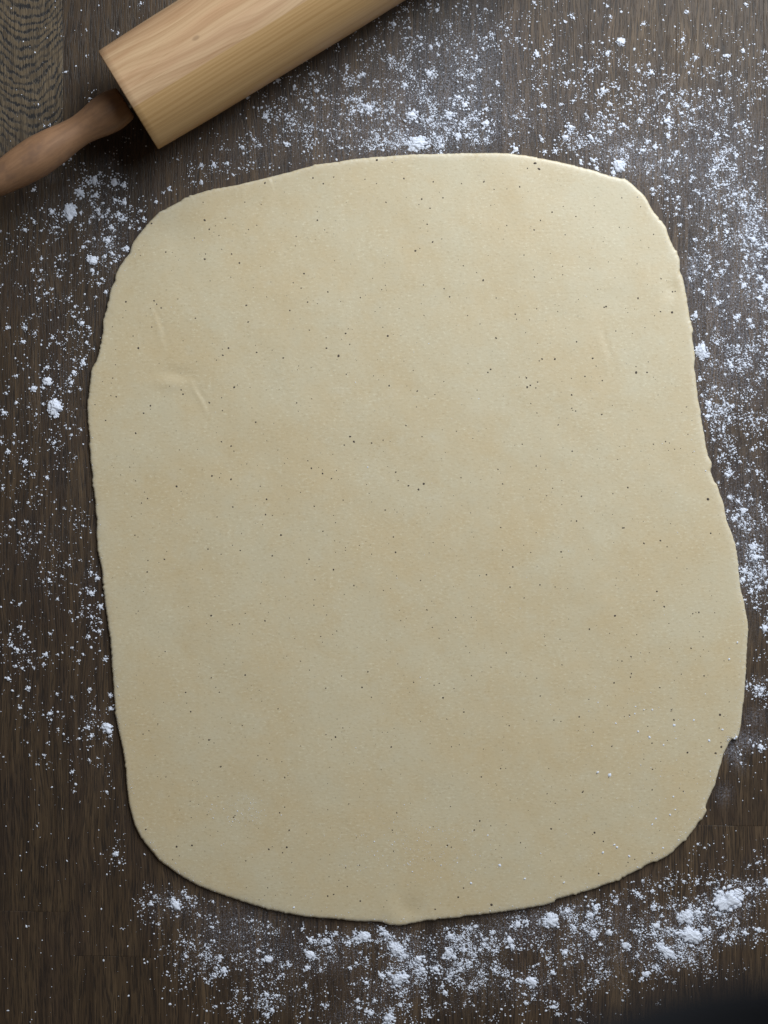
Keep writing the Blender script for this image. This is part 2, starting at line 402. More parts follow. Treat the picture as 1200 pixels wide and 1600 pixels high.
# ------------------------------------------------------------------ flour: how thickly it lies, as soft patches (px): x, y, sx, sy, angle, weight
PATCH = [
 (690,185,70,45,-15,1.00),(650,215,55,22,0,0.90),(560,165,95,50,-30,0.60),(470,190,75,30,-25,0.42),(700,100,90,60,0,0.42),(640,60,60,45,-30,0.22),
 (740,205,70,28,0,0.75),(820,190,70,40,0,0.45),(900,170,80,50,0,0.35),(960,225,60,30,20,0.85),(1040,170,60,40,0,0.50),(1110,200,70,50,0,0.42),
 (1000,110,110,40,0,0.16),(1160,110,60,50,0,0.20),(850,90,70,50,0,0.22),(1040,265,50,35,20,0.60),(1120,260,60,40,0,0.45),(1160,330,50,50,0,0.55),
 (1090,330,40,40,0,0.40),(1185,400,30,40,0,0.95),(1180,455,35,30,0,0.95),(1110,420,40,60,0,0.42),(1120,500,45,40,0,0.62),(1180,540,40,40,0,0.55),
 (1115,580,32,35,0,0.70),(1150,600,50,40,0,0.50),(1110,640,25,35,0,0.55),(1170,660,40,50,0,0.26),(1120,700,18,40,10,0.45),(1165,740,40,35,0,0.35),
 (1145,790,22,25,0,0.55),(1180,810,35,35,0,0.50),(1175,865,30,35,0,0.80),(1175,905,28,18,0,0.85),(1185,960,20,40,0,0.30),(1178,1075,18,14,0,0.55),
 (1172,1000,20,40,0,0.12),(1165,1160,22,10,0,0.45),(1150,1190,14,18,0,0.12),(1188,1070,12,16,0,0.4),
 (150,300,35,22,-20,0.75),(115,320,35,22,-20,0.60),(175,340,35,30,40,0.85),(170,375,30,25,0,0.85),(165,400,25,22,0,0.75),(175,430,14,35,10,0.55),
 (80,330,35,30,0,0.22),(60,400,45,60,0,0.20),(120,440,45,45,0,0.28),(130,500,35,30,0,0.35),(85,520,50,40,0,0.24),(80,600,35,30,20,0.55),
 (115,575,22,25,0,0.50),(60,640,45,35,0,0.30),(115,650,25,40,0,0.28),(70,720,50,45,0,0.20),(120,770,22,50,0,0.22),(60,840,45,35,0,0.30),
 (100,830,35,25,0,0.25),(140,905,14,30,0,0.50),(60,900,40,30,0,0.22),(145,960,15,25,0,0.20),(40,1020,28,22,20,0.28),(150,1000,20,40,0,0.10),
 (60,1100,40,25,0,0.14),(150,1130,22,20,0,0.55),(165,1190,18,40,0,0.22),(190,1290,14,40,10,0.20),(130,1180,30,40,0,0.10),(180,1340,16,14,0,0.12),
 (120,255,25,20,0,0.10),(200,260,22,40,0,0.14),(300,290,40,14,-25,0.16),(350,255,45,22,-25,0.22),(400,240,45,22,-25,0.30),
 (275,1410,28,16,15,0.75),(240,1430,18,18,0,0.30),(320,1500,35,22,0,0.62),(370,1460,50,26,5,0.72),(400,1490,55,28,0,0.55),(470,1500,60,32,0,0.55),
 (430,1560,60,25,0,0.40),(530,1490,50,28,0,0.55),(555,1465,35,12,-15,0.70),(600,1550,45,35,0,0.60),(560,1590,50,20,0,0.55),(620,1470,30,20,30,0.85),
 (650,1500,38,26,30,0.90),(640,1530,30,22,0,0.70),(710,1480,35,32,0,0.80),(770,1465,45,22,-15,0.85),(800,1450,40,22,-10,0.72),(740,1510,45,30,0,0.65),
 (850,1440,40,18,-10,0.90),(910,1425,30,18,-20,0.75),(930,1460,40,26,0,0.70),(890,1490,50,28,0,0.50),(830,1540,50,22,0,0.55),(760,1550,60,26,0,0.36),
 (980,1440,40,22,0,0.55),(1000,1400,45,16,-20,0.35),(1040,1465,35,30,0,0.95),(1080,1450,40,28,-20,1.00),(1135,1415,40,24,-25,1.00),(1150,1460,35,14,-10,0.60),
 (1060,1490,40,14,15,0.70),(980,1490,45,22,0,0.60),(1020,1510,40,12,0,0.40),(940,1530,45,18,0,0.35),(880,1560,40,18,0,0.20),(1195,1380,14,10,-20,0.75),
 (1100,1350,40,20,-30,0.12),(1040,1365,40,14,-30,0.16),(1180,1345,25,10,-20,0.25),(700,1570,60,20,0,0.25),
]
# finger smears where only a film is left
SMEAR = [(1115,305,26,8,-5,0.5),(1172,353,16,20,0,0.7),(1083,420,7,22,12,0.9),(1122,445,14,10,0,0.4),(1165,1157,22,9,0,0.6),(1146,1178,7,16,-30,0.6),
 (1180,1121,12,10,0,0.4),(171,250,10,8,0,0.25),(700,110,60,50,0,0.30),(740,120,40,70,0,0.30),(1000,250,70,30,0,0.35),(380,1440,60,25,5,0.18),
 (1140,260,80,60,0,0.22),(1150,450,60,120,0,0.30),(1160,850,40,80,0,0.22),(640,190,120,50,-10,0.30),(1131,1240,8,10,0,0.35),(80,277,6,5,0,0.2)]
def density(x, y, L):
    d = np.zeros_like(x, dtype=float)
    for (cx, cy, sx, sy, a, wt) in L:
        ca, sa = math.cos(math.radians(a)), math.sin(math.radians(a))
        u = (x - cx) * ca + (y - cy) * sa; v = -(x - cx) * sa + (y - cy) * ca
        d = np.maximum(d * 0.999, d * 0.55 + wt * np.exp(-0.5 * ((u / sx)**2 + (v / sy)**2)))
    return d

# ------------------------------------------------------------------ table top of oak staves
table = mesh_np("table_top",
    [(-.33,-.40,-.0300),(.33,-.40,-.0300),(.33,.42,-.0300),(-.33,.42,-.0300),(-.33,-.40,-.0045),(.33,-.40,-.0045),(.33,.42,-.0045),(-.33,.42,-.0045)],
    np.array([(3,2,1,0),(4,5,6,7),(0,1,5,4),(1,2,6,5),(2,3,7,6),(3,0,4,7)]), CORE, smooth=False)
tag(table, "dark smoked oak worktop of narrow staves", None, None, "structure")

def plank(k, y0, y1, seed, tone, cath, dz):
    """stave k between photo rows y0 (top) and y1 (bottom); a grid so the flour film can ride on its vertices"""
    gap = 0.07
    rows = np.r_[y0 + gap, np.arange(y0 + 0.9, y1 - 2.0, 8.0), y1 - 0.9, y1 - gap]
    cols = np.r_[gap, np.linspace(0.6, 136.4, 17), 137 - gap]
    U, V = np.meshgrid(cols, rows)
    slant = 0.055 * (U - 68) if True else 0
    edge = np.isclose(V, rows[0]) | np.isclose(V, rows[-1])
    PY = V + np.where(edge, slant, 0)
    PX = 97 + 137 * k + U + 0.0087 * PY
    X = (PX - 600) * S; Y = (800 - PY) * S
    ny, nx = U.shape
    Z = np.full_like(X, dz)
    # hair-fine eased edges, so that each joint is a real little groove
    
    Z[:, 0] -= 0.00006; Z[:, -1] -= 0.00006; Z[0] -= 0.00010; Z[-1] -= 0.00010
    top = np.stack([X, Y, Z], -1).reshape(-1, 3)
    I = np.arange(nx * ny).reshape(ny, nx)
    q = np.stack([I[1:, :-1], I[1:, 1:], I[:-1, 1:], I[:-1, :-1]], -1).reshape(-1, 4)
    ring = np.r_[I[0], I[1:, -1], I[-1, -2::-1], I[-2:0:-1, 0]]
    b = top[ring].copy(); b[:, 2] = -0.004
    n0 = len(top); rb = np.arange(len(ring)) + n0
    side = np.stack([ring, np.roll(ring, -1), np.roll(rb, -1), rb], -1)
    verts = np.vstack([top, b])
    c = (float(X.mean()), float(Y.mean()), 0.0)
    o = mesh_np("plank", verts, [q, side], OAK, table, smooth=False, loc=c)
    o["seed"] = float(seed); o["tone"] = float(tone); o["flat_sawn"] = float(cath)
    px = np.r_[PX.ravel(), PX.ravel()[ring]]; py = np.r_[PY.ravel(), PY.ravel()[ring]]
    f = 0.50 * density(px, py, PATCH) * np.where((px < 260) & (py < 1380), 0.6, 1.0)
    at = o.data.attributes.new("flour_film", 'FLOAT', 'POINT')
    at.data.foreach_set("value", np.clip(f, 0, 1.2).astype(np.float32))
    at = o.data.attributes.new('flour_smear', 'FLOAT', 'POINT')
    at.data.foreach_set('value', np.clip(density(px, py, SMEAR), 0, 1).astype(np.float32))
    return o

TOP, BOT = -330, 1930
joints = {-3:[500], -2:[900], -1:[-120,1424], 0:[640,1494], 1:[-200,980], 2:[560,1250], 3:[820], 4:[420,1180], 5:[700], 6:[-150,1020], 7:[640,1290], 8:[950], 9:[420], 10:[1000]}
tones = [0.95,1.05,1.12,0.95,0.9,1.0,1.06,0.94,1.08,1.0,0.93,1.1,0.97,1.04,0.9]
n = 0
for k in range(-3, 11):
    ys = [TOP] + joints[k] + [BOT]
    for a, b in zip(ys[:-1], ys[1:]):
        cath = 1.0 if (k == -1 and a == -120) else 0.0
        plank(k, a, b, 3.7 + 5.31 * n, {4: 0.80, 5: 1.08, 6: 1.10}.get(k, tones[n % len(tones)] * (0.84 if k <= 0 else 1.0)), cath, -0.00004 * ((n * 7) % 4))
        n += 1

# ------------------------------------------------------------------ the dough
T = 0.0022
def line_bump(x, y, pts, width, amp):
    P = np.array(pts, float); out = np.zeros_like(x)
    best = np.full(x.shape, 1e9); tt = np.zeros_like(x)
    L = np.r_[0, np.cumsum(np.hypot(*np.diff(P, axis=0).T))]
    for i in range(len(P) - 1):
        a, b = P[i], P[i + 1]; ab = b - a
        t = np.clip(((x - a[0]) * ab[0] + (y - a[1]) * ab[1]) / (ab @ ab), 0, 1)
        d = np.hypot(x - a[0] - t * ab[0], y - a[1] - t * ab[1])
        m = d < best; best = np.where(m, d, best); tt = np.where(m, (L[i] + t * (L[i + 1] - L[i])) / L[-1], tt)
    return amp * np.exp(-(best / width)**2) * np.sin(np.clip(tt * 0.94 + 0.03, 0, 1) * math.pi)**0.6

def dough_h(x, y):
    """height of the rolled surface over the table, in metres, at photo pixel x, y"""
    h = T + 0.0007 * (N1.fbm(x / 210 + 3, y / 210 + 8, 3) - 0.5) + 0.00030 * (N2.fbm(x / 48, y / 60, 3) - 0.5)
    h = h + line_bump(x, y, [(236,480),(243,497),(250,520),(254,545)], 2.6, 0.000176)
    h = h - line_bump(x, y, [(241,478),(249,497),(256,520),(259,545)], 3.2, 0.000099)
    h = h + line_bump(x, y, [(298,592),(305,612),(315,628),(325,652)], 2.6, 0.000176)
    h = h - line_bump(x, y, [(303,590),(311,611),(321,628),(330,650)], 3.2, 0.000077)
    h = h + line_bump(x, y, [(933,508),(940,535),(947,556),(951,580)], 3.5, 0.000178)
    h = h - line_bump(x, y, [(938,508),(945,535),(951,556),(955,580)], 3.5, 0.000198)
    h = h - 0.00035 * np.exp(-(((x - 276) / 22)**2 + ((y - 583) / 9)**2))
    h = h + 0.00030 * np.exp(-(((x - 265) / 25)**2 + ((y - 600) / 9)**2))
    h = h - 0.00045 * np.exp(-(((x - 1050) / 9)**2 + ((y - 452) / 14)**2))
    h = h - 0.00050 * np.exp(-(((x - 275) / 40)**2 + ((y - 365) / 30)**2))
    h = h - 0.0005 * np.exp(-(((x - 641) / 18)**2 + ((y - 1420) / 14)**2)) + 0.0004 * np.exp(-(((x - 612) / 14)**2 + ((y - 1425) / 18)**2))
    return h

def build_dough():
    n = 1800
    P = resample(OUTA, n)
    cx, cy = 640.0, 845.0
    dirv = np.array([cx, cy]) - P
    rad = np.hypot(*dirv.T)[:, None]; dirv = dirv / rad
    # ragged lip: tiny tears and swellings along the rim
    arc = np.arange(n) * (np.hypot(*np.diff(np.vstack([P, P[:1]]), axis=0).T).mean())
    rag = 1.2 * (N1.fbm(arc / 4.5, arc * 0 + 7.3, 2) - 0.5) + 1.5 * (N1.fbm(arc / 9.0, arc * 0 + 3.3, 3) - 0.5) + 2.2 * np.maximum(0, N2.one(arc / 14.0, arc * 0 + 9.1) - 0.70) / 0.2 * (N3.one(arc / 3.0, arc * 0) - 0.3)
    rag *= np.clip(np.minimum(np.arange(n), n - 1 - np.arange(n)) / 25.0, 0, 1)      # the two ends of the loop meet
    P = P - dirv * rag[:, None]
    ins = np.r_[0.6, 0.0, 0.25, 0.8, 1.6, 2.8, 4.4, 6.5, 9, 13, 18, 25, 34, 45]
    zfac = np.r_[0.06, 0.30, 0.55, 0.74, 0.86, 0.93, 0.97, 0.99, 1, 1, 1, 1, 1, 1]
    V = []; RIM = []
    ker = np.hanning(91); ker /= ker.sum()
    PS = np.stack([np.convolve(np.r_[P[-45:, i], P[:, i], P[:45, i]], ker, 'valid') for i in (0, 1)], -1)
    dS = np.array([cx, cy]) - PS; radS = np.hypot(*dS.T)[:, None]; dS = dS / radS
    for d, f in zip(ins, zfac):
        b_ = min(1.0, d / 34.0); b_ = b_ * b_ * (3 - 2 * b_)
        q = (P + dirv * d) * (1 - b_) + (PS + dS * d) * b_
        h = dough_h(q[:, 0], q[:, 1])
        edge_t = 0.80 + 0.35 * N3.fbm(arc / 60.0, arc * 0 + 1.7, 2)          # lip thickness varies along the rim
        h = h * f * (1 - (1 - np.minimum(edge_t, 1.1)) * np.exp(-d / 10.0))
        k = (CAM_H - h) / CAM_H
        V.append(np.stack([(q[:, 0] - 600) * S * k, (800 - q[:, 1]) * S * k, h], -1))
        RIM.append(np.full(n, math.exp(-d / 5.0)))
    m = 95
    for s in np.linspace(0, 1, m + 1)[1:-1]:
        q = PS + dS * (45 + (radS - 45) * s)
        h = dough_h(q[:, 0], q[:, 1]); k = (CAM_H - h) / CAM_H
        V.append(np.stack([(q[:, 0] - 600) * S * k, (800 - q[:, 1]) * S * k, h], -1))
        RIM.append(np.zeros(n))
    R = len(V)
    verts = np.vstack(V)
    I = np.arange(R * n).reshape(R, n)
    J = np.roll(I, -1, axis=1)
    quads = np.stack([I[:-1], J[:-1], J[1:], I[1:]], -1).reshape(-1, 4)
    hc = float(dough_h(np.array([cx]), np.array([cy]))[0]); kc = (CAM_H - hc) / CAM_H
    verts = np.vstack([verts, [[(cx - 600) * S * kc, (800 - cy) * S * kc, hc], [(cx - 600) * S, (800 - cy) * S, 0.0002]]])
    ci = R * n; bi = ci + 1
    tris = np.stack([I[-1], J[-1], np.full(n, ci)], -1)
    tb = np.stack([J[0], I[0], np.full(n, bi)], -1)
    o = mesh_np("rolled_dough", verts, [quads, tris, tb], DOUGH)
    at = o.data.attributes.new("rim", 'FLOAT', 'POINT')
    at.data.foreach_set("value", np.r_[np.concatenate(RIM), 0, 0].astype(np.float32))
    return o

dough = build_dough()
tag(dough, "large sheet of pale rolled out dough with dark specks on the floured table", "dough")

SPK = [(320,344,2.3),(320,405,2.3),(374,411,2.2),(676,378,2.2),(649,392,2.4),(836,255,2.8),(842,264,2.6),(216,544,2.4),(348,555,2.2),(357,544,2.2),
(366,605,2.8),(540,521,2.2),(510,544,2.2),(529,556,2.8),(606,525,2.1),(608,603,2.0),(652,611,2.0),(235,634,2.0),(283,609,1.9),(286,616,2.0),(212,677,2.2),
(276,760,2.2),(361,749,2.2),(415,804,2.2),(439,836,2.2),(504,740,2.2),(547,682,2.3),(553,690,2.5),(638,759,2.2),(654,765,2.4),(662,756,2.9),(491,791,1.8),
(602,797,2.0),(618,863,2.2),(755,438,2.4),(775,528,2.4),(847,561,2.0),(867,561,2.1),(824,605,2.4),(926,560,2.2),(994,582,3.2),(1050,488,2.6),(947,479,2.1),
(893,617,1.9),(1106,780,2.8),(1006,849,2.1),(973,825,2.0),(901,814,2.0),(894,705,2.0),(816,694,1.7),(1021,694,1.6),(1040,690,1.6),(872,664,2.0),
(840,597,1.7),(961,962,2.6),(921,983,2.0),(1038,948,2.2),(986,1026,1.9),(1092,957,2.0),(1125,1117,2.5),(1053,1125,2.4),(1049,1109,1.8),(985,1058,1.8),
(1100,1056,1.9),(929,1301,2.6),(861,1295,2.2),(905,1120,1.9),(956,1166,1.8),(1118,1177,2.3),(1127,1167,2.0),(1074,1176,2.2),(1019,1234,1.9),(752,1214,1.9),(667,953,2.0),
(712,965,1.8),(760,898,1.9),(791,1020,1.9),(692,1090,2.0),(553,915,1.9),(492,906,1.6),(330,962,2.3),(414,970,2.2),(345,1198,2.3),(298,1112,1.9),
(330,1059,1.7),(290,1082,1.8),(437,1270,1.9),(420,1327,2.0),(448,1324,2.3),(384,1345,1.6),(276,1323,2.2),(300,1321,2.1),(620,1270,1.8),(613,1297,1.7),
(699,1321,2.2),(716,1402,2.2),(768,1414,2.4),(1019,1333,2.1),(512,1400,2.0),(563,1408,1.9),(540,1356,1.6),(388,503,2.0),(385,477,2.2),(325,858,1.9),
(257,874,2.0),(221,786,1.7),(165,657,1.8),(483,874,1.9),(589,250,2.2),(631,279,2.3),(489,278,2.0),(414,286,2.2),(505,287,1.8),(812,292,2.1),(659,311,2.1),
(677,284,1.8),(756,284,2.2),(996,308,2.2),(1001,323,1.7),(1051,456,2.2),(997,466,2.2),(944,480,1.9),(1032,487,1.8),(901,534,1.8),(1011,582,1.8),(914,588,1.6),
(259,394,1.7),(304,372,1.8),(237,349,1.5),(241,470,1.9),(252,481,1.7),(321,397,1.5),(453,485,1.7),(805,491,2.0),(563,465,1.8),(694,451,1.7)]
sp = list(SPK)
while len(sp) < len(SPK) + 1000:
    x = rng.uniform(140, 1165); y = rng.uniform(240, 1445)
    if edge_dist(x, y) < -10: sp.append((x, y, min(1.9, 0.72 * math.exp(abs(rng.normal(0, 0.5))))))
V = []; F = []
for (x, y, r) in sp:
    a0 = rng.uniform(0, 6.28); e = rng.uniform(0.65, 1.0)
    h = float(dough_h(np.array([x]), np.array([y]))[0]); X, Y = W(x, y, h)
    b = len(V); m = 7
    for j in range(m):
        a = j * 2 * math.pi / m; rr = r * S * rng.uniform(0.75, 1.1)
        ux, uy = rr * math.cos(a), rr * e * math.sin(a)
        V.append((X + ux * math.cos(a0) - uy * math.sin(a0), Y + ux * math.sin(a0) + uy * math.cos(a0), h - 0.00003))
    V.append((X, Y, h + 0.00012 + r * 0.00002))
    F += [(b + j, b + (j + 1) % m, b + m) for j in range(m)]
so = mesh_np("spice_speck", V, np.array(F), SPECK, dough)
so["kind"] = "stuff"

# ------------------------------------------------------------------ rolling pin
AX = Vector((0.852, 0.5235, 0)).normalized()       # along the pin, towards the upper right
def lathe(prof, seg=96):
    """prof: list of (t along x, radius); radius 0 closes an end"""
    V = []; F4 = []; F3 = []; rings = []
    for (t, r) in prof:
        if r <= 1e-7:
            rings.append([len(V)]); V.append((t, 0, 0))
        else:
            rings.append(list(range(len(V), len(V) + seg)))
            for j in range(seg):
                a = 2 * math.pi * j / seg
                V.append((t, r * math.cos(a), r * math.sin(a)))
    for A, B in zip(rings[:-1], rings[1:]):
        for j in range(seg):
            k = (j + 1) % seg
            if len(A) == 1: F3.append((A[0], B[k], B[j]))
            elif len(B) == 1: F3.append((A[j], A[k], B[0]))
            else: F4.append((A[j], A[k], B[k], B[j]))
    fs = []
    if F4: fs.append(np.array(F4))
    if F3: fs.append(np.array(F3))
    return V, fs

def smooth_prof(pts, n):
    P = np.array(pts, float); t = np.linspace(0, len(P) - 1, n); k = np.minimum(t.astype(int), len(P) - 2); u = (t - k)[:, None]
    p0 = P[np.maximum(k - 1, 0)]; p1 = P[k]; p2 = P[k + 1]; p3 = P[np.minimum(k + 2, len(P) - 1)]
    Q = 0.5 * (2 * p1 + (-p0 + p2) * u + (2 * p0 - 5 * p1 + 4 * p2 - p3) * u**2 + (-p0 + 3 * p1 - 3 * p2 + p3) * u**3)
    return [(float(a), max(float(b), 0.0)) for a, b in Q]

R0 = 0.0308
ROLL_L = 0.252
Zc = R0
pin_ang = math.atan2(AX.y, AX.x)
# the near end of the roller, and the line it lies on
END_U = 0.2567      # distance of the pin's axis line from the point under the camera
nrm = Vector((-AX.y, AX.x, 0))
pin_end = nrm * END_U + AX * -0.0014
pin = empty("rolling_pin", (pin_end.x, pin_end.y, 0.0))
pin.rotation_euler = (0, 0, pin_ang)
tag(pin, "pale wooden rolling pin with a worn brown handle lying at the upper left", "rolling pin")
L = ROLL_L
body_prof = [(0.0012, 0.0), (0.0012, 0.0100), (0.0004, 0.0104), (0.0, 0.0288), (0.00012, 0.02925), (0.0005, 0.02952), (0.004, 0.02965), (0.014, 0.0299), (0.035, 0.0303),
             (0.080, 0.0306), (0.126, R0), (L - 0.080, 0.0306), (L - 0.035, 0.0303), (L - 0.014, 0.0299), (L - 0.004, 0.02965), (L - 0.001, 0.02935), (L - 0.0002, 0.0284), (L, 0.0270), (L, 0.0)]
V, F = lathe(body_prof, 160)
roller = mesh_np("roller", V, F, PIN, pin); roller.location = (0, 0, Zc)
V, F = lathe([(-0.012, 0.0), (-0.012, 0.0042), (0.0, 0.0042), (0.002, 0.0042)], 32)
rod = mesh_np("axle", V, F, ROD, pin); rod.location = (0, 0, Zc)
# handle profile from its inner end outwards
HP = [(0.0, 0.0), (0.0, 0.0070), (0.0004, 0.0086), (0.0030, 0.0097), (0.0095, 0.0106), (0.0160, 0.0100), (0.0220, 0.0088), (0.0285, 0.0081), (0.0360, 0.0087),
      (0.0450, 0.0100), (0.0540, 0.0107), (0.0610, 0.0105), (0.0670, 0.0100), (0.0740, 0.0090), (0.0820, 0.0077), (0.0880, 0.0060), (0.0910, 0.0040), (0.0925, 0.0)]
hp = [(0.0, 0.0)] + smooth_prof(HP[1:-1], 60) + [HP[-1]]
for side in (0, 1):
    V, F = lathe([(-t, r) for t, r in hp][::-1], 64)
    h = mesh_np("handle", V, F, HANDLE, pin)
    h.location = (-0.0016, 0, Zc)
    if side:
        h.location = (L + 0.0010, 0, Zc); h.rotation_euler = (0, 0, math.pi)
r2 = bpy.data.objects.new("axle", rod.data); COL.objects.link(r2); r2.parent = pin; r2.location = (L + 0.012, 0, Zc)

